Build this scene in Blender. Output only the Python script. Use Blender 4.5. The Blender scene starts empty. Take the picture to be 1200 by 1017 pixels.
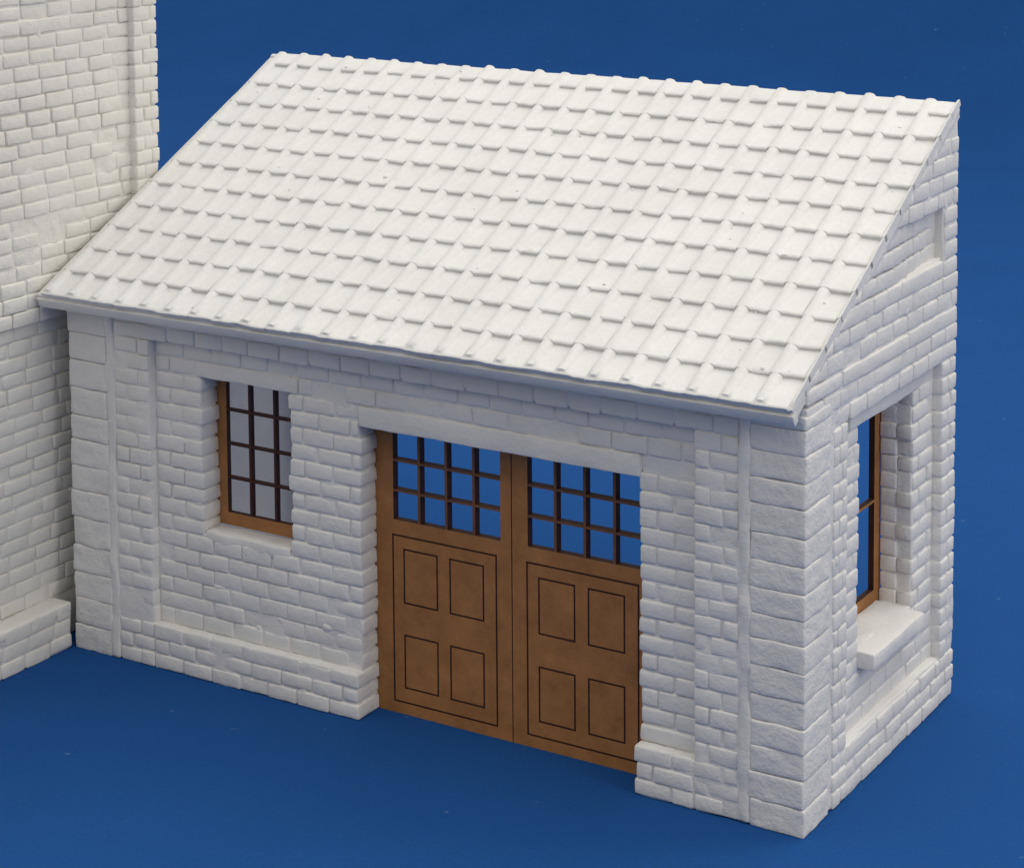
import bpy, math, random
import numpy as np
from mathutils import Matrix, Vector

S = 0.1            # everything below is written in centimetres of the small casting; one unit = 10 cm
rng = random.Random(7)
scene = bpy.context.scene
col = scene.collection

# ------------------------------------------------------------------ noise
def _hash(ix, iy, iz):
    h = (ix.astype(np.int64) * 374761393 + iy.astype(np.int64) * 668265263 + iz.astype(np.int64) * 2147483647) & 0xffffffff
    h = ((h ^ (h >> 13)) * 1274126177) & 0xffffffff
    h = ((h ^ (h >> 16)) * 2246822519) & 0xffffffff
    return ((h ^ (h >> 15)) & 0xffff) / 32767.5 - 1.0

def vnoise(P):
    F = np.floor(P); t = P - F; t = t * t * (3 - 2 * t); I = F.astype(np.int64)
    x, y, z = I[:, 0], I[:, 1], I[:, 2]
    tx, ty, tz = t[:, 0], t[:, 1], t[:, 2]
    def c(a, b, d): return _hash(x + a, y + b, z + d)
    def lx(b, d): return c(0, b, d) * (1 - tx) + c(1, b, d) * tx
    def ly(d): return lx(0, d) * (1 - ty) + lx(1, d) * ty
    return ly(0) * (1 - tz) + ly(1) * tz

def vnoise3(P, f, seed):
    Q = P * f + seed
    return np.stack([vnoise(Q), vnoise(Q + 31.7), vnoise(Q - 57.3)], 1)

# ------------------------------------------------------------------ mesh collector
class MB:
    def __init__(self): self.v = []; self.f = []; self.m = []; self.n = 0
    def add(self, V, F, mat=0):
        self.v.append(np.asarray(V, float)); self.f.append(np.asarray(F, int) + self.n)
        self.m.append(np.full(len(F), mat, int)); self.n += len(V)
    def build(self, name, mats, parent=None, smooth=True, label=None):
        V = np.concatenate(self.v) * S; F = np.concatenate(self.f); Mi = np.concatenate(self.m)
        me = bpy.data.meshes.new(name)
        me.vertices.add(len(V)); me.vertices.foreach_set('co', V.ravel())
        me.loops.add(F.size); me.loops.foreach_set('vertex_index', F.ravel().astype(np.int32))
        me.polygons.add(len(F))
        me.polygons.foreach_set('loop_start', np.arange(0, F.size, 4, dtype=np.int32))
        me.polygons.foreach_set('loop_total', np.full(len(F), 4, dtype=np.int32))
        me.polygons.foreach_set('material_index', Mi.astype(np.int32))
        me.polygons.foreach_set('use_smooth', np.full(len(F), smooth, dtype=bool))
        for m in (mats if isinstance(mats, (list, tuple)) else [mats]): me.materials.append(m)
        me.update(); me.validate()
        o = bpy.data.objects.new(name, me); col.objects.link(o)
        if parent is not None: o.parent = parent
        if label: o['label'] = label
        return o

def axis_pts(lo, hi, r, step, soft_lo=True, soft_hi=True):
    a = [lo, lo + .3 * r, lo + r] if soft_lo else [lo]
    b = [hi - r, hi - .3 * r, hi] if soft_hi else [hi]
    s, e = a[-1], b[0]
    k = int(max(0, round((e - s) / step) - 1))
    mid = [s + (e - s) * (i + 1) / (k + 1) for i in range(k)]
    return np.array(a + mid + b)

def rbox(mb, lo, hi, r=.08, step=.4, amp=.02, freq=1.5, amp2=.0, freq2=6., back=None, mat=0, seed=None, warp=None):
    """a box with rounded edges and a cast, slightly lumpy surface; back=(axis, side) leaves that side unrounded"""
    lo = np.array(lo, float); hi = np.array(hi, float)
    r = min(r, .45 * float((hi - lo).min()))
    soft = [[True, True] for _ in range(3)]
    if back: soft[back[0]][back[1]] = False
    A = [axis_pts(lo[i], hi[i], r, step, *soft[i]) for i in range(3)]
    n = [len(a) for a in A]
    idx = -np.ones(n, int)
    G = np.zeros(n, bool)
    G[0], G[-1] = True, True; G[:, 0] = True; G[:, -1] = True; G[:, :, 0] = True; G[:, :, -1] = True
    I = np.argwhere(G); idx[G] = np.arange(len(I))
    P = np.stack([A[0][I[:, 0]], A[1][I[:, 1]], A[2][I[:, 2]]], 1)
    cl = np.array([lo[i] + (r if soft[i][0] else 0) for i in range(3)]); ch = np.array([hi[i] - (r if soft[i][1] else 0) for i in range(3)])
    Q = np.clip(P, cl, ch); D = P - Q; L = np.linalg.norm(D, axis=1, keepdims=True); L[L == 0] = 1
    P = Q + np.where(np.abs(D).max(1, keepdims=True) > 0, r * D / L, 0)
    if seed is None: seed = rng.random() * 400
    if amp: P = P + amp * vnoise3(P, freq, seed)
    if amp2: P = P + amp2 * vnoise3(P, freq2, seed + 9)
    if warp: P = warp(P)
    Fs = []
    for ax in range(3):
        for side in (0, 1):
            sl = [slice(None)] * 3; sl[ax] = 0 if side == 0 else -1
            g = idx[tuple(sl)]
            q = np.stack([g[:-1, :-1], g[1:, :-1], g[1:, 1:], g[:-1, 1:]], -1).reshape(-1, 4)
            flip = (side == 0) != (ax == 1)
            Fs.append(q[:, ::-1] if flip else q)
    mb.add(P, np.concatenate(Fs), mat)

# ------------------------------------------------------------------ materials
def new_mat(name):
    m = bpy.data.materials.new(name); m.use_nodes = True
    nt = m.node_tree; b = nt.nodes['Principled BSDF']
    return m, nt, b
def noise_node(nt, scale, detail=4, rough=.6):
    t = nt.nodes.get('TC') or nt.nodes.new('ShaderNodeTexCoord'); t.name = 'TC'
    n = nt.nodes.new('ShaderNodeTexNoise'); n.inputs['Scale'].default_value = scale
    n.inputs['Detail'].default_value = detail; n.inputs['Roughness'].default_value = rough
    nt.links.new(t.outputs['Object'], n.inputs['Vector']); return n
def ramp(nt, fac, stops):
    r = nt.nodes.new('ShaderNodeValToRGB'); e = r.color_ramp.elements
    e[0].position, e[0].color = stops[0][0], (*stops[0][1], 1)
    e[1].position, e[1].color = stops[-1][0], (*stops[-1][1], 1)
    for p, c in stops[1:-1]:
        k = e.new(p); k.color = (*c, 1)
    nt.links.new(fac, r.inputs['Fac']); return r

def plaster(name, c0, c1, bump=.35, grain=190):
    m, nt, b = new_mat(name)
    n = noise_node(nt, 3.5, 5, .65)
    r = ramp(nt, n.outputs['Fac'], [(.35, c0), (.65, c1)])
    nt.links.new(r.outputs['Color'], b.inputs['Base Color'])
    b.inputs['Roughness'].default_value = .92; b.inputs['Specular IOR Level'].default_value = .15
    g = noise_node(nt, grain, 3, .7); g2 = noise_node(nt, 38, 4, .6)
    mx = nt.nodes.new('ShaderNodeMath'); mx.operation = 'MULTIPLY_ADD'
    nt.links.new(g2.outputs['Fac'], mx.inputs[0]); mx.inputs[1].default_value = 2.2
    nt.links.new(g.outputs['Fac'], mx.inputs[2])
    bp = nt.nodes.new('ShaderNodeBump'); bp.inputs['Strength'].default_value = bump; bp.inputs['Distance'].default_value = .004
    nt.links.new(mx.outputs[0], bp.inputs['Height']); nt.links.new(bp.outputs['Normal'], b.inputs['Normal'])
    return m
M_wall = plaster('white_plaster', (.75, .738, .715), (.81, .798, .775), .4)
M_tile = plaster('white_plaster_tiles', (.735, .732, .72), (.785, .783, .775), .3)
M_tall = plaster('cream_plaster', (.75, .73, .685), (.80, .785, .745), .45)
M_rough = plaster('rough_plaster', (.75, .738, .715), (.81, .798, .775), .5, 110)

def wood(name, c0, c1):
    m, nt, b = new_mat(name)
    n = noise_node(nt, 9, 6, .7); f = noise_node(nt, 160, 3, .8)
    mx = nt.nodes.new('ShaderNodeMath'); mx.operation = 'MULTIPLY_ADD'; mx.inputs[1].default_value = .45
    nt.links.new(f.outputs['Fac'], mx.inputs[0]); nt.links.new(n.outputs['Fac'], mx.inputs[2])
    r = ramp(nt, mx.outputs[0], [(.5, c0), (.95, c1)])
    nt.links.new(r.outputs['Color'], b.inputs['Base Color'])
    b.inputs['Roughness'].default_value = .6; b.inputs['Specular IOR Level'].default_value = .3
    bp = nt.nodes.new('ShaderNodeBump'); bp.inputs['Strength'].default_value = .15; bp.inputs['Distance'].default_value = .003
    nt.links.new(f.outputs['Fac'], bp.inputs['Height']); nt.links.new(bp.outputs['Normal'], b.inputs['Normal'])
    return m
M_wood = wood('brown_fibreboard', (.26, .114, .038), (.45, .208, .076))
M_bar = wood('scorched_fibreboard', (.12, .055, .03), (.22, .105, .055))
M_burn = wood('burnt_cut_edge', (.030, .012, .008), (.07, .024, .013))

m, nt, b = new_mat('blue_card'); M_blue = m
n = noise_node(nt, 1.3, 4, .6); f = noise_node(nt, 60, 4, .7)
r0 = ramp(nt, n.outputs['Fac'], [(.3, (.0108, .070, .245)), (.7, (.0122, .077, .267))])
sp = noise_node(nt, 17, 2, .5)
spr = ramp(nt, sp.outputs['Fac'], [(.735, (0, 0, 0)), (.80, (1, 1, 1))])
msk = nt.nodes.new('ShaderNodeMath'); msk.operation = 'MULTIPLY'; msk.inputs[1].default_value = .22
nt.links.new(spr.outputs['Color'], msk.inputs[0])
mx = nt.nodes.new('ShaderNodeMix'); mx.data_type = 'RGBA'
nt.links.new(msk.outputs[0], mx.inputs[0]); nt.links.new(r0.outputs['Color'], mx.inputs[6]); mx.inputs[7].default_value = (.25, .4, .55, 1)
gr_ = noise_node(nt, 75, 5, .75)                          # fine mottled paper grain
mr_ = nt.nodes.new('ShaderNodeMapRange'); mr_.inputs['To Min'].default_value = .72; mr_.inputs['To Max'].default_value = 1.28
nt.links.new(gr_.outputs['Fac'], mr_.inputs['Value'])
mg = nt.nodes.new('ShaderNodeVectorMath'); mg.operation = 'SCALE'
nt.links.new(mx.outputs[2], mg.inputs[0]); nt.links.new(mr_.outputs[0], mg.inputs['Scale'])
nt.links.new(mg.outputs[0], b.inputs['Base Color'])
b.inputs['Roughness'].default_value = .85; b.inputs['Specular IOR Level'].default_value = .08
bp = nt.nodes.new('ShaderNodeBump'); bp.inputs['Strength'].default_value = .12; bp.inputs['Distance'].default_value = .003
nt.links.new(f.outputs['Fac'], bp.inputs['Height']); nt.links.new(bp.outputs['Normal'], b.inputs['Normal'])

# ------------------------------------------------------------------ measures (cm)
L, D, H = 24.0, 10.28, 16.93
OV, HE, HW = 0.81, 10.92, 10.83
SL = (H - HE) / (D + OV); ANG = math.atan(SL)
def roof_z(y): return HE + (y + OV) * SL              # top plane of the roof slab
TH = .44                                              # slab thickness square to the slope
def under_z(y): return roof_z(y) - TH / math.cos(ANG)
PD = .28                                              # depth of the recessed panels
BACK = 1.03                                           # thickness of the walls
PITCH = .4715

def course_z():
    zs = [0, .45, .9, 1.34]
    while zs[-1] < 9.6: zs.append(zs[-1] + (9.84 - 1.34) / 18)
    return zs
ZS = course_z()                                        # up to 9.84
ZUP = ZS + [9.84 + .48 * i for i in range(1, 14)]

# generic run of bricks along one axis of a wall face.  place(a0, a1, d0, d1, z0, z1) -> lo, hi
def bricks(mb, place, back, a0, a1, z0, z1, face, depth, odd, length=1.05, jam0=None, jam1=None, gap=.032, cut=None, rough=.0, warp=None):
    st = []
    w = a1 - a0
    x = a0 + (length * .5 if odd else length) * rng.uniform(.96, 1.04)
    cuts = [a0]
    while x < a1 - .3:
        if rng.random() > .015: cuts.append(x)
        x += length * rng.uniform(.92, 1.08)
    cuts.append(a1)
    for i in range(len(cuts) - 1):
        b0, b1 = cuts[i], cuts[i + 1]
        if cut and cut(b0, b1, z0, z1): continue
        f = face + rng.uniform(-.014, .014); am = rng.uniform(.008, .018); r = rng.uniform(.045, .08)
        if rng.random() < .06: f += .03; am = .04
        if (jam0 is not None and i == 0) or (jam1 is not None and i == len(cuts) - 2): r = rng.uniform(.06, .10)
        d = face + depth
        if jam0 is not None and i == 0: d = jam0
        if jam1 is not None and i == len(cuts) - 2: d = jam1
        g = gap * rng.uniform(.5, 1.3) * .5
        j = [rng.uniform(-.015, .015) for _ in range(4)]
        if rng.random() < .08: j[1] -= .03; j[0] += .02
        e0 = rng.uniform(-.04, .05) if (jam0 is not None and i == 0) else 0
        e1 = rng.uniform(-.04, .05) if (jam1 is not None and i == len(cuts) - 2) else 0
        lo, hi = place(b0 + g + j[0] - e0, b1 - g + j[1] + e1, f, d, max(z0 + g + j[2], 0.004), z1 - g + j[3])
        rbox(mb, lo, hi, r, .30, am, 1.5, .012 + rough, 5.5, back, warp=warp)

def front_place(a0, a1, d0, d1, z0, z1): return (a0, d0, z0), (a1, d1, z1)
def gable_place(a0, a1, d0, d1, z0, z1): return (-d1, a0, z0), (-d0, a1, z1)

shed = bpy.data.objects.new('brick_shed', None); col.objects.link(shed)
shed['label'] = 'low white plaster shed with a tiled lean-to roof and brown wooden double doors'
shed['category'] = 'model building'

# ------------------------------------------------------------------ front wall
mb = MB()
MO = .045                                               # how far the joints lie behind the brick faces
def core(lo, hi, **k): rbox(mb, lo, hi, .05, .2, .05, 1.1, .014, 5, mat=0, **k)
WL, WR, WB, WT = -19.12, -15.98, 4.30, 8.92             # window opening
DL, DR, DT = -13.5, -4.76, 8.42                         # door opening
PL, PR = -20.86, -3.05                                  # inner edges of the pilasters
core((-22.6, MO, .01), (PL - .03, BACK, 10.6))
core((PL - .1, PD + MO, .01), (WL - .06, BACK, 10.6))
core((WL - .1, PD + MO, .01), (WR + .1, BACK - .01, WB - .05))
core((WL - .1, PD + MO, WT + .06), (WR + .1, BACK - .01, 10.6))
core((WR + .06, PD + MO, .01), (DL - .06, BACK, 10.6))
core((DL - .1, PD + MO, DT + .06), (DR + .1, BACK - .01, 10.6))
core((DR + .06, PD + MO, .01), (PR + .1, BACK, 10.6))
core((PR + .03, MO, .01), (-1.4, BACK, 10.6))
core((PL - .05, MO, 9.9), (PR + .05, .6, 10.6))
core((PL - .05, MO, .01), (DL - .08, .6, 1.27))
core((DR + .08, MO, .01), (PR + .05, .6, 1.27))
# sloping plaster ledges on the plinth tops and under the window
rbox(mb, (PL - .02, .1, 1.1), (DL - .06, PD + .2, 1.335), .07, .25, .03, 2, .012, 7)
rbox(mb, (DR + .07, .1, 1.1), (PR + .02, PD + .2, 1.33), .07, .25, .03, 2, .012, 7)
rbox(mb, (WL + .0, PD + .01, 4.0), (WR, BACK + .0, WB + .06), .07, .22, .03, 2, .02, 7)
for k in range(len(ZS) - 1):
    z0, z1 = ZS[k], ZS[k + 1]; odd = k % 2
    bk = (1, 1)
    def run(a0, a1, face, dep, o, **kw): bricks(mb, front_place, bk, a0, a1, z0, z1, face, dep, o, **kw)
    # pilasters: one header and one stretcher
    for (p0, p1) in ((-22.2, PL), (PR, -1.8)):
        c = p0 + (p1 - p0) * ((.36 if odd else .64) + rng.uniform(-.04, .04))
        for q0, q1 in ((p0, c), (c, p1)):
            run(q0, q1, 0.0, .5, 0, length=9)
    if k < 3:
        run(PL, DL, 0, .6, odd, jam1=BACK); run(DR, PR, 0, .6, odd, jam0=BACK)
    else:
        if z1 < WB + .1 or z0 > WT - .15:
            if abs(z0 - DT) < .2:
                run(PL, WL, PD, .45, odd, jam1=BACK); run(WR, DL - .02, PD, .45, odd, jam0=BACK); run(DR + .04, PR, PD, .45, odd)
            elif abs(z0 - WT) < .2:
                run(PL, WL - .23, PD, .45, odd); run(WR + .36, PR, PD, .45, odd)
            elif z0 > DT - .2:
                run(PL, PR, PD, .45, odd)
            else:
                run(PL, DL, PD, .45, odd, jam1=BACK)
        else:
            run(PL, WL, PD, .45, odd, jam1=BACK)
            run(WR, DL, PD, .45, not odd, jam0=BACK, jam1=BACK)
        if z0 < DT - .2: run(DR, PR, PD, .45, odd, jam0=BACK, length=1.05)
for k in range(2):
    z0 = 9.84 + .47 * k
    bricks(mb, front_place, (1, 1), -22.2, -1.8, z0, z0 + .47, 0, .5, k, length=1.04)
for i in range(46):
    sx_, sz_ = rng.uniform(-20.6, -1.9), rng.uniform(.3, 10.2)
    if (DL - .5 < sx_ < DR + .5 and sz_ < 9.1) or (WL - .5 < sx_ < WR + .5 and 4 < sz_ < 9.5): continue
    if min(abs(sx_ - PR), abs(sx_ - PL), abs(sx_ + 1.8), abs(sx_ + 22.2), abs(sx_ - DL), abs(sx_ - DR)) < .45 or abs(sz_ - 1.3) < .35 or abs(sz_ - 9.84) < .3: continue
    fz = 0 if (sx_ > PR or sz_ > 9.84 or sz_ < 1.2) else PD
    ww, hh = rng.uniform(.1, .34), rng.uniform(.06, .2)
    rbox(mb, (sx_ - ww, fz - .002 + rng.uniform(0, .03), sz_ - hh), (sx_ + ww, fz + .2, sz_ + hh), .09, .09, .035, 2.6, .02, 7, (1, 1))
front = mb.build('front_wall', M_wall, shed)

mb = MB()
rbox(mb, (DL - .02, PD - .03, DT - .12), (DR + .03, BACK - .02, DT + .455), .05, .2, .03, .9, .012, 4)
mb.build('lintel', M_wall, front)
mb = MB()
rbox(mb, (WL - .22, PD - .015, WT - .01), (WR + .35, BACK - .02, WT + .43), .05, .2, .025, .9, .012, 4)
mb.build('lintel', M_wall, front)

# ------------------------------------------------------------------ corner blocks and plaster beads
def quoins(name, x0, x1, y1, top, bh):
    mb = MB()
    rbox(mb, (x0 + .1, .1, .01), (x1 - .1, y1 - .05, top), .05, .3, .03)
    z = 0.0; i = 0
    while z < top - .1:
        h = min(bh * rng.uniform(.93, 1.07), top - z)
        if top - z - h < .3: h = top - z
        j = rng.uniform(-.03, .03)
        rbox(mb, (x0 + .02 + j, -.02 + rng.uniform(-.012, .012), max(z + .004, .004)), (x1 + rng.uniform(-.01, .01), y1, z + h - .004), rng.uniform(.04, .06), .11, .024, 1.3, .016, 4.6)
        z += h; i += 1
    return mb.build(name, M_rough, shed)
quoins('corner_quoin', -1.5, 0, 1.5, 10.62, .69)
quoins('corner_quoin', -24.0, -22.5, BACK, 10.5, .80)
def bead(lo, hi):
    mb = MB(); rbox(mb, lo, hi, .1, .14, .05, 1.5, .022, 5); mb.build('plaster_bead', M_wall, shed)
bead((-1.80, -.03, .004), (-1.46, .5, 10.5))
bead((-22.55, -.03, .004), (-22.2, .5, 10.5))

# ------------------------------------------------------------------ gable wall
mb = MB()
GW0, GW1, GB, GT = 4.0, 7.68, 3.42, 9.37
GB_ = 1.22                                              # this wall is a little thicker
GL, GR = 2.62, 9.22
def rcap(P):                                             # cut bricks run up to the underside of the tiles
    P = P.copy(); P[:, 2] = np.minimum(P[:, 2], roof_z(P[:, 1]) - .07); return P
def gcap(P):                                             # the wall top follows the roof slope
    P = P.copy(); P[:, 2] = np.minimum(P[:, 2], roof_z(P[:, 1]) - .13); return P
def gcore(lo, hi, **k): rbox(mb, lo, hi, .05, .2, .05, 1.1, .014, 5, warp=gcap, **k)
gcore((-GB_, 1.3, .01), (-MO, GL - .03, 17))
gcore((-GB_, GL - .1, .01), (-PD - MO, GW0 - .06, 17))
gcore((-GB_ + .01, GW0 - .1, .01), (-PD - MO, GW1 + .1, GB - .06))
gcore((-GB_ + .01, GW0 - .1, GT + .06), (-PD - MO, GW1 + .1, 17))
gcore((-GB_, GW1 + .06, .01), (-PD - MO, GR + .1, 17))
gcore((-GB_, GR + .03, .01), (-MO, D - .04, 17))
gcore((-.6, GL - .05, .01), (-MO, GR + .05, 1.36))
gcore((-.6, 1.3, 9.93), (-MO, GR + .05, 12.70))
# upper field: recessed blind niche on the right, flush brickwork around it
NZ0, NZ1, NY0, NY1 = 12.74, 14.25, 5.1, 9.25
gcore((-.62, 3.2, 12.72), (-PD - MO, NY1 + .1, 14.3))
gcore((-.6, 6.2, NZ1 + .03), (-MO, D - .05, 17))
gcore((-.61, NY1 + .02, 12.6), (-MO, D - .05, 14.5))
rbox(mb, (-.6, 2.6, 1.15), (-.06, 9.24, 1.42), .07, .22, .03, 2, .012, 7)          # plinth ledge
rbox(mb, (-.6, NY0 - .1, 12.5), (-.12, NY1 + .1, 12.79), .08, .22, .03, 2, .015, 7, warp=gcap)  # niche ledge
def roof_cut(b0, b1, z0, z1): return roof_z(b1) - .1 < z0 + .12
for k in range(len(ZUP) - 1):
    z0, z1 = ZUP[k], ZUP[k + 1]; odd = k % 2
    def run(a0, a1, face, dep, o, **kw):
        bricks(mb, gable_place, (0, 0), a0, a1, z0, z1, face, dep, o, cut=roof_cut, warp=rcap, **kw)
    if z1 < 9.9:
        c = 1.75 + (GL - 1.75) * ((.38 if odd else .62) + rng.uniform(-.05, .05))
        run(1.75, c, 0, .5, 0, length=9); run(c, GL, 0, .5, 0, length=9)
        c = GR + (D - GR) * ((.4 if odd else .6) + rng.uniform(-.05, .05))
        run(GR, c, 0, .5, 0, length=9); run(c, D, 0, .6, 0, length=9)
        if k < 3: run(GL, GR, 0, .6, odd)
        elif z1 < GB + .1: run(GL, GR, PD, .45, odd)
        elif z0 > GT - .2: run(GL, GW0 - .76, PD, .45, odd); run(GW1 + .46, GR, PD, .45, 0)
        else:
            run(GL, GW0, PD, .45, odd, jam1=GB_); 
            ins = .0 if odd else .09                     # toothed reveal: every second course set back
            run(GW1 + ins, GR, PD, .3, odd, jam0=GB_ - .5)
            lo, hi = gable_place(GW1 + rng.uniform(-.02, .02), GW1 + .5, GB_ - .48, GB_, z0 + .02, z1 - .02)
            rbox(mb, lo, hi, .06, .3, .02, 1.6, .01, 6)
    else:
        ys = max(.03, (z0 + .2 - roof_z(0)) / SL)
        if abs(z0 - 10.80) < .1:
            bricks(mb, gable_place, (0, 0), ys, D, z0, z1 - .03, -.02, .5, odd, length=4.2, cut=roof_cut, warp=rcap)
        elif NZ0 - .1 < z0 < NZ1 - .2:
            run(ys, NY0, 0, .5, odd); q = NY0
            while q < NY1 - .2:
                q2 = min(q + rng.uniform(.5, .62), NY1); q2 = NY1 if NY1 - q2 < .25 else q2
                run(q, q2, (PD + .04) * ((q + q2) / 2 - NY0) / (NY1 - NY0), .3, 0, length=9); q = q2
            run(NY1, D, 0, .5, 0, length=9)
        else: run(ys, D, 0, .5, odd)
for i in range(34):
    sy_, sz_ = rng.uniform(1.8, 10.0), rng.uniform(.3, 13.5)
    if roof_z(sy_) - .5 < sz_ or (GW0 - .4 < sy_ < GW1 + .5 and 2.6 < sz_ < 10.0): continue
    if min(abs(sy_ - GL), abs(sy_ - GR)) < .42 or abs(sz_ - 1.3) < .35 or abs(sz_ - 9.84) < .3 or sz_ > 12.2: continue
    fz = 0 if (sy_ < GL or sy_ > GR or sz_ > 9.84 or sz_ < 1.2) else PD
    ww, hh = rng.uniform(.1, .3), rng.uniform(.06, .18)
    rbox(mb, (-fz - .2, sy_ - ww, sz_ - hh), (-fz + .002 - rng.uniform(0, .03), sy_ + ww, sz_ + hh), .09, .09, .035, 2.6, .02, 7, (0, 0))
gable = mb.build('gable_wall', M_wall, shed)
mb = MB()
rbox(mb, (-GB_ + .02, GW0 - .75, GT), (-PD + .05, GW1 + .45, GT + .44), .05, .2, .03, .9, .012, 4)
mb.build('lintel', M_wall, gable)
mb = MB()
rbox(mb, (-GB_ - .02, GW0 - .05, GB - .54), (.2, GW1 - .22, GB), .05, .16, .03, 1.4, .012, 7,
     warp=lambda P: np.stack([P[:, 0], P[:, 1], P[:, 2] + np.where(P[:, 2] > GB - .3, -.09 * np.clip((P[:, 0] + 1) / 1.2, 0, 1), 0)], 1))
mb.build('window_sill', M_wall, gable)
# plaster smeared in the angle between gable and roof
mb = MB()
def smear(P):
    P = P.copy(); t = P[:, 1]
    P[:, 2] = P[:, 2] + under_z(t); return P
rbox(mb, (-.5, .05, .22), (.006, D - .03, .515), .04, .16, .014, 1.1, .008, 5, warp=smear)
mb.build('plaster_seam', M_wall, gable)

# ------------------------------------------------------------------ end wall against the tall building, and an added light-blocking stub
mb = MB()
def wcap(P):
    P = P.copy(); P[:, 2] = np.minimum(P[:, 2], under_z(P[:, 1]) - .01); return P
rbox(mb, (-24.0, BACK - .02, .006), (-23.0, D - .05, 17), .05, .35, .03, .8, .01, 3, warp=wcap)
rbox(mb, (-23.05, D - .22, .006), (-21.3, D - .06, 17), .05, .35, .03, .8, .01, 3, warp=wcap)  # added unseen stub, keeps key light off the inner end wall
mb.build('end_wall_and_light_stub', M_wall, shed)

# ------------------------------------------------------------------ roof
CA, SA = math.cos(ANG), math.sin(ANG)
VL = (D + OV) / CA
XL = 24.52
def slope(P):
    """(x along, v up the slope, h square to it) -> world; the left edge runs slightly askew"""
    x, v, h = P[:, 0], P[:, 1], P[:, 2]
    xx = x * (1 - .0145 * v / VL)
    y = -OV + v * CA - h * SA
    z = HE + v * SA + h * CA
    return np.stack([xx, y, z], 1)
mb = MB()
rbox(mb, (-XL, .05, -TH), (-.055, VL, -.015), .05, .3, .012, 1., .004, 4, warp=slope)
roof = mb.build('roof', M_wall, shed)
mb = MB()                                                 # thin eave board under the tile ends
rbox(mb, (-XL + .03, -.03, -TH + .02), (.008, .2, -.10), .025, .3, .007, .6, .003, 4, warp=slope)
mb.build('eave_board', M_wall, roof)

mb = MB()
NR = 12; RL = (VL - .0) / 11.62
NC = 26; TW = .928
for rI in range(NR):
    v0 = rI * RL; v1 = min(v0 + RL + .12, VL + .02)
    for c in range(-1, NC):
        xr = -.85 - TW * c                                # centre of the roll on the tile's left side
        xa, xb = xr - .19, xr + TW - .19
        if xb > 0.02: xb = 0.02
        if xa < -XL - .01: xa = -XL - .01
        if xb - xa < .1: continue
        us = np.unique(np.concatenate([[xa, xb], xr + np.array([-.17, -.14, -.1, -.05, 0, .05, .1, .14, .18, .25, .4, .6])]))
        us = us[(us >= xa) & (us <= xb)]
        vs = np.array([v0, v0 + .03, v0 + .08, v0 + .12, v0 + .3, v0 + .6, v1 - .2, v1]) if v1 - v0 > .9 else np.array([v0, v0 + .03, v0 + .08, (v0 + v1) / 2, v1])
        U, V = np.meshgrid(us, vs, indexing='ij')
        d = np.abs(U - xr) / .165
        roll = np.where(d < 1, .095 * np.sqrt(np.clip(1 - d * d, 0, 1)) , 0)
        tl = (V - v0) / RL
        lift = rng.uniform(-.012, .012); tilt = rng.uniform(-.012, .012)
        rm = np.sqrt(np.clip(1 - (np.abs(U - xr) / .175) ** 2, 0, 1))          # 1 on the crest of the roll
        if rI == 0: rm = rm * (V > v0 + .1)
        pan = .02 + .115 * (1 - tl) + lift + tilt * (U - xr) - .03 * np.clip(1 - (V - v0) / .05, 0, 1) ** 2
        crest = .184 * (rng.uniform(.55, 1.0) if rI == NR - 1 else 1) + lift * .2
        h = np.maximum(pan, pan * (1 - rm) + crest * rm)
        sk = rng.uniform(-.02, .02); ske = rng.uniform(-.015, .015)
        if rI == 0: sk *= .3
        Vj = V + np.where(V < v0 + .2, (sk + ske * (U - xr)), 0)
        P = np.stack([U.ravel(), Vj.ravel(), h.ravel()], 1)
        nz = vnoise3(P, 2.2, 5.0); P[:, 2] += .013 * nz[:, 0]; P[:, 1] += .02 * nz[:, 1] * (V.ravel() < v0 + .2)
        nz2 = vnoise(P * 7); P[:, 1] += (.016 if rI == 0 else .022) * nz2 * (V.ravel() < v0 + .05)
        if rng.random() < .12: P[:, 2] -= .05 * np.clip(1 - np.hypot(P[:, 0] - rng.uniform(xa, xb), P[:, 1] - v0) / .28, 0, 1)
        nu, nv = len(us), len(vs)
        # skirt down to the tile below on the lower edge and the two ends
        sk0 = P.reshape(nu, nv, 3)[:, 0].copy(); sk0[:, 2] = -.02; sk0[:, 1] += .02
        allP = np.concatenate([P, sk0])
        g = np.arange(nu * nv).reshape(nu, nv)
        q = np.stack([g[:-1, :-1], g[1:, :-1], g[1:, 1:], g[:-1, 1:]], -1).reshape(-1, 4)
        s = nu * nv + np.arange(nu)
        q2 = np.stack([s[:-1], s[1:], g[1:, 0], g[:-1, 0]], -1)
        Fq = [q, q2]; extra = []
        n0 = len(allP)
        for e in (0, nu - 1):
            ed = P.reshape(nu, nv, 3)[e].copy(); ed[:, 2] = -.02
            ids = n0 + np.arange(nv); n0 += nv; extra.append(ed)
            a = np.stack([g[e, :-1], g[e, 1:], ids[1:], ids[:-1]], -1)
            Fq.append(a if e else a[:, ::-1])
        allP = np.concatenate([allP] + extra)
        mb.add(slope(allP), np.concatenate(Fq))
for i in range(70):                                       # bubbles and crumbs left by the casting
    bx, bv, br = rng.uniform(-XL + .2, -.2), rng.uniform(.1, VL - .2), rng.uniform(.025, .06)
    tlv = (bv % RL) / RL
    hh = .02 + .115 * (1 - tlv) + .01
    rbox(mb, (bx - br * rng.uniform(.8, 1.6), bv - br, hh - .04), (bx + br, bv + br * rng.uniform(.8, 1.5), hh + br * rng.uniform(.2, .6)), br * .8, .3, .015, 9, warp=slope)
tiles = mb.build('roof_tiles', M_tile, roof)
me = tiles.data
me.set_sharp_from_angle(angle=math.radians(50))
mb = MB()                                                 # thin cast ridge lip
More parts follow.
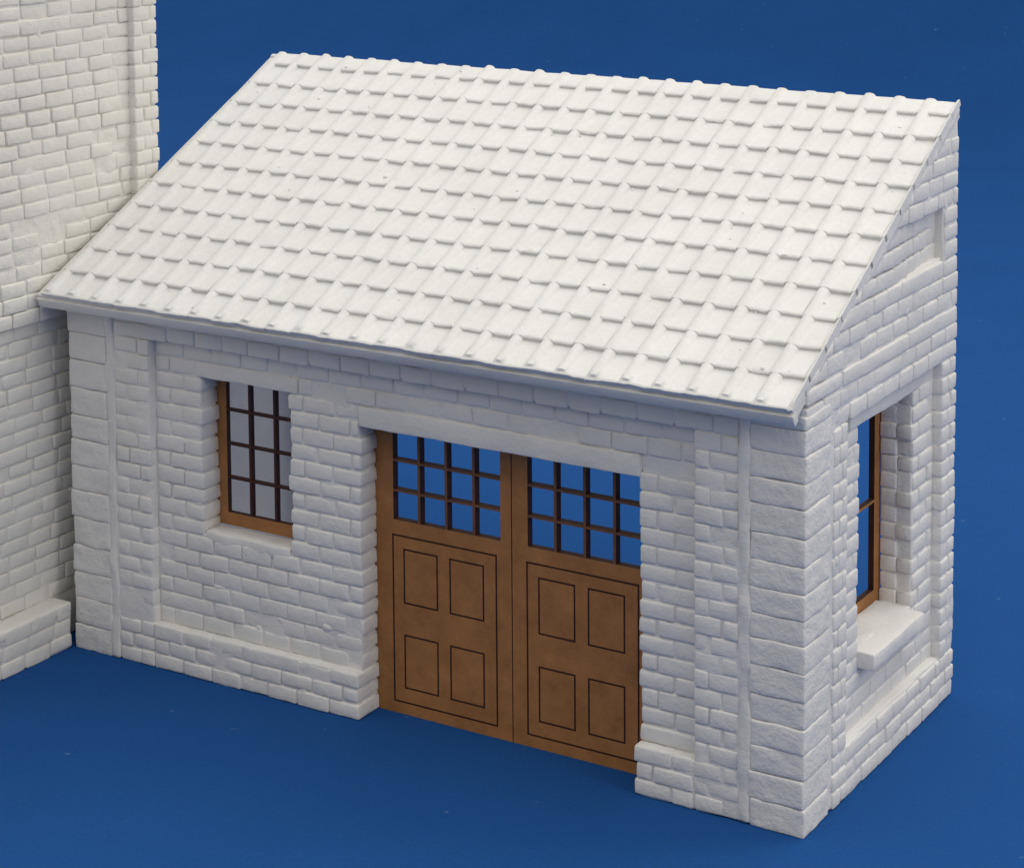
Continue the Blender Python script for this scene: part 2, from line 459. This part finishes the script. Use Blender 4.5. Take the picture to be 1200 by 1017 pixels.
rbox(mb, (-XL, VL - .16, -.2), (-.02, VL + .02, .045), .05, .2, .02, 1.5, .01, 5, warp=slope)
mb.build('ridge_strip', M_tile, roof)

# ------------------------------------------------------------------ laser cut joinery
def relief(mb, us, ws, cell, thick, to3, dgroove=.02, dark_thin=0, thin_mat=1):
    """a flat board cut on a grid: cell(u, w) -> 's' solid, 'g' engraved, 'o' cut right through"""
    us, ws = sorted(set(round(u, 4) for u in us)), sorted(set(round(w, 4) for w in ws))
    nu, nw = len(us) - 1, len(ws) - 1
    K = [[cell((us[i] + us[i + 1]) / 2, (ws[j] + ws[j + 1]) / 2) for j in range(nw)] for i in range(nu)]
    dep = {'s': 0, 'g': dgroove, 'o': thick}
    def get(i, j): return K[i][j] if 0 <= i < nu and 0 <= j < nw else 'o'
    def quad(a, b, c, d, m): mb.add(np.array([to3(*p) for p in (a, b, c, d)]), [[0, 1, 2, 3]], m)
    for i in range(nu):
        for j in range(nw):
            k = K[i][j]; u0, u1, w0, w1 = us[i], us[i + 1], ws[j], ws[j + 1]
            if k != 'o':
                d = dep[k]
                quad((u0, d, w0), (u1, d, w0), (u1, d, w1), (u0, d, w1), 1 if k == 'g' else thin_mat if (dark_thin and dark_thin[0] < u0 and u1 < dark_thin[1] and dark_thin[2] < w0 + .01 and w1 - .01 < dark_thin[3]) else 0)
                quad((u0, thick, w1), (u1, thick, w1), (u1, thick, w0), (u0, thick, w0), 0)
            for di, dj, e0, e1 in ((1, 0, (u1, w0), (u1, w1)), (-1, 0, (u0, w1), (u0, w0)), (0, 1, (u1, w1), (u0, w1)), (0, -1, (u0, w0), (u1, w0))):
                o = get(i + di, j + dj)
                if dep[o] > dep[k]:
                    a, b = dep[k], dep[o]
                    quad((e0[0], a, e0[1]), (e1[0], a, e1[1]), (e1[0], b, e1[1]), (e0[0], b, e0[1]), 1)

def door_leaf(x0, x1, off, label):
    ox = lambda v: v + off
    holes = [(ox(-12.94 + .9 * i), ox(-12.94 + .9 * i + .815)) for i in range(4)]
    hz = [(5.56, 6.36), (6.425, 7.22), (7.285, 8.10)]
    rects = [(-12.97, -9.57, .35, 5.12), (-12.60, -11.5, .78, 2.29), (-11.07, -9.99, .78, 2.29), (-12.60, -11.5, 3.22, 4.75), (-11.07, -9.99, 3.22, 4.75)]
    rects = [(ox(a), ox(b), c, d) for a, b, c, d in rects]
    g = .026
    us, ws = [x0, x1], [.005, 8.6]
    for a, b in holes: us += [a, b]
    for a, b in hz: ws += [a, b]
    for a, b, c, d in rects: us += [a - g, a + g, b - g, b + g]; ws += [c - g, c + g, d - g, d + g]
    def cell(u, w):
        for a, b in holes:
            for c, d in hz:
                if a < u < b and c < w < d: return 'o'
        for a, b, c, d in rects:
            if a - g < u < b + g and c - g < w < d + g and not (a + g < u < b - g and c + g < w < d - g): return 'g'
        return 's'
    mb = MB()
    relief(mb, us, ws, cell, .24, lambda u, d, w: (u, 1.05 + d, w), dark_thin=(holes[0][0] - .01, holes[-1][1] + .01, hz[0][0], hz[-1][1]), thin_mat=2)
    return mb.build('door', [M_wood, M_burn, M_bar], shed, smooth=False, label=label)
door_leaf(-13.6, -9.085, 0, None)
door_leaf(-9.055, -4.6, 4.38, None)

def window(u0, u1, w0, w1, hu, hw, to3, thin):
    us = [u0, u1] + [x for h in hu for x in h]; ws = [w0, w1] + [x for h in hw for x in h]
    def cell(u, w):
        return 'o' if any(a < u < b for a, b in hu) and any(c < w < d for c, d in hw) else 's'
    mb = MB(); relief(mb, us, ws, cell, .17, to3, dark_thin=(hu[0][0] - .01, hu[-1][1] + .01, hw[0][0], hw[-1][1]) if thin else 0)
    return mb.build('window', [M_wood, M_burn], shed, smooth=False)
window(-19.3, -15.8, 4.38, 9.2, [(-18.84, -18.03), (-17.95, -17.12), (-17.04, -16.21)], [(4.76, 5.77), (5.83, 6.78), (6.84, 7.79), (7.85, 8.85)],
       lambda u, d, w: (u, 1.05 + d, w), .15)  # bar fronts darkened: laser scorch, plus their backlit shade painted in
window(3.85, 7.8, 3.2, 9.6, [(4.33, 5.80), (5.90, 7.36)], [(3.72, 6.2), (6.28, 9.0)], lambda u, d, w: (-1.25 - d, u, w), 0)

# ------------------------------------------------------------------ tall building at the left
tall = bpy.data.objects.new('brick_building', None); col.objects.link(tall)
tall['label'] = 'tall cream white plaster brick building behind the left end of the tiled shed'
tall['category'] = 'model building'
TX = 24.66
mb = MB()
def tcore(lo, hi): rbox(mb, lo, hi, .05, .2, .045, 1.3, .012, 5)
tcore((-TX - 1.2, -14, .01), (-TX - .19, 3.75, 10.2))
tcore((-TX - 1.2, -14, 10.08), (-TX - .055, 3.75, 23))
tcore((-TX - 1.19, 3.70, .01), (-TX + .27 - .055, 4.7, 23))
tcore((-TX - 16, 3.6, .01), (-TX - 1.0, 4.72, 23))
tcore((-TX - .5, -14, .01), (-24.12, -.06, 1.2))
rbox(mb, (-TX - .3, -14, 1.1), (-24.06, -.08, 1.42), .09, .25, .04, 1.2, .012, 6)
def tplace(a0, a1, d0, d1, z0, z1): return (-TX - d1, a0, z0), (-TX - d0, a1, z1)
tz = [0, .47, .94, 1.40]
while tz[-1] < 9.9: tz.append(tz[-1] + (10.04 - 1.40) / 19)
nlow = len(tz) - 1
while tz[-1] < 22: tz.append(tz[-1] + .4525)
scars = [(-1.0, 13.2, .55), (.1, 12.6, .7), (2.9, 15.0, .6), (-.6, 18.8, .5), (-4, 14, .9), (2.7, 14.3, .55)]
def scar_cut(b0, b1, z0, z1):
    y, z = (b0 + b1) / 2, (z0 + z1) / 2
    return any((y - a) ** 2 + ((z - c) * 1.6) ** 2 < r * r for a, c, r in scars)
for k in range(len(tz) - 1):
    z0, z1 = tz[k], tz[k + 1]; odd = k % 2
    run = lambda a0, a1, f, d, o, **kw: bricks(mb, tplace, (0, 0), a0, a1, z0, z1, f, d, o, gap=.03, **kw)
    if k < 3: run(-13.6 + (.5 if odd else 0), -.09, -.60, .8, odd); continue
    if k == nlow: f = -.075
    elif k == nlow + 1: f = -.05
    elif k == nlow + 2: f = -.025
    elif k < nlow: f = .13
    else: f = 0
    lim = 3.74
    run(-13.6 + .3 * (k % 3), lim, f, .4, odd, length=1.06, cut=scar_cut)
    if k > nlow + 2:
        c = 3.66 + .55 + (.2 if odd else -.15)
        run(3.66, c, -.27, .6, 0, length=9); run(c, 4.76, -.27, .6, 0, length=9)
    else:
        run(3.66, 4.76, 0, .5, 0, length=9)
for a, c, r in scars:                                      # chipped spots where the joints are filled with plaster
    rbox(mb, (-TX - .3, a - r * 1.1, c - r * .7), (-TX - .03, a + r * 1.1, c + r * .7), .12, .10, .05, 2.4, .03, 6)
mb.build('brick_wall', M_tall, tall)

# ------------------------------------------------------------------ blue card, flat and then swept up behind
mb = MB()
xs = np.linspace(-240, 160, 40)
prof = [(-60, 0), (-30, 0), (0, 0), (30, 0), (60, 0), (98, 0)] + [(100 + 50 * math.sin(t), 50 - 50 * math.cos(t)) for t in np.linspace(.02, math.pi / 2, 18)] + [(150, 60), (150, 75)]
V = np.array([(x, y, z) for x in xs for y, z in prof]); g = np.arange(len(V)).reshape(len(xs), len(prof))
mb.add(V, np.stack([g[:-1, :-1], g[1:, :-1], g[1:, 1:], g[:-1, 1:]], -1).reshape(-1, 4))
gr = mb.build('ground', M_blue); gr['kind'] = 'structure'; gr['label'] = 'plain blue card sheet under and behind the plaster buildings'

# ------------------------------------------------------------------ light
w = bpy.data.worlds.new('World'); scene.world = w; w.use_nodes = True
bg = w.node_tree.nodes['Background']; bg.inputs['Color'].default_value = (1.0, .985, .96, 1)
wt = w.node_tree                                          # a bright ceiling overhead, dim warm walls around
tc = wt.nodes.new('ShaderNodeTexCoord'); sx = wt.nodes.new('ShaderNodeSeparateXYZ'); wt.links.new(tc.outputs['Generated'], sx.inputs[0])
cz = wt.nodes.new('ShaderNodeClamp'); wt.links.new(sx.outputs['Z'], cz.inputs[0])
pw = wt.nodes.new('ShaderNodeMath'); pw.operation = 'POWER'; pw.inputs[1].default_value = 1.8; wt.links.new(cz.outputs[0], pw.inputs[0])
ma = wt.nodes.new('ShaderNodeMath'); ma.operation = 'MULTIPLY_ADD'; ma.inputs[1].default_value = 1.42; ma.inputs[2].default_value = .24
wt.links.new(pw.outputs[0], ma.inputs[0]); wt.links.new(ma.outputs[0], bg.inputs['Strength'])
cr = wt.nodes.new('ShaderNodeMix'); cr.data_type = 'RGBA'; wt.links.new(pw.outputs[0], cr.inputs[0])
cr.inputs[6].default_value = (1.0, .93, .82, 1); cr.inputs[7].default_value = (1.0, 1.0, .985, 1); wt.links.new(cr.outputs[2], bg.inputs['Color'])
def area(name, loc, target, size, power, color):
    l = bpy.data.lights.new(name, 'AREA'); l.shape = 'DISK'; l.size = size * S; l.energy = power; l.color = color
    o = bpy.data.objects.new(name, l); col.objects.link(o)
    o.location = Vector(loc) * S
    o.rotation_euler = (Vector(target) * S - o.location).to_track_quat('-Z', 'Y').to_euler()
    return o
area('key_lamp', (18, 42, 62), (-10, 3, 6), 60, 130, (1.0, .965, .91))
area('fill_lamp', (78, -14, 46), (-14, 0, 5), 45, 165, (1.0, .97, .925))

# ------------------------------------------------------------------ camera
Fpx, ppx, ppy = 2582.3168, 610.3236, -16.0582
C = Vector((21.497232, -47.946679, 25.880966)); yaw, pit, rol = -.55175007, .09093576, -.00683945
cy, sy, cp, sp_ = math.cos(yaw), math.sin(yaw), math.cos(pit), math.sin(pit)
f = Vector((sy * cp, cy * cp, -sp_)); r = Vector((cy, -sy, 0)); u = r.cross(f)
c, s = math.cos(rol), math.sin(rol)
r2 = c * r + s * u; u2 = -s * r + c * u
cam = bpy.data.cameras.new('camera'); co = bpy.data.objects.new('camera', cam); col.objects.link(co)
co.matrix_world = Matrix(((r2.x, u2.x, -f.x, C.x * S), (r2.y, u2.y, -f.y, C.y * S), (r2.z, u2.z, -f.z, C.z * S), (0, 0, 0, 1)))
cam.sensor_width = 36; cam.lens = Fpx / 1200 * 36
cam.shift_x = -(ppx - 600) / 1200; cam.shift_y = (ppy - 508.5) / 1200
cam.clip_start = .05; cam.clip_end = 200
scene.camera = co
scene.view_settings.view_transform = 'Standard'; scene.view_settings.look = 'None'
scene.view_settings.exposure = 0; scene.view_settings.gamma = 1
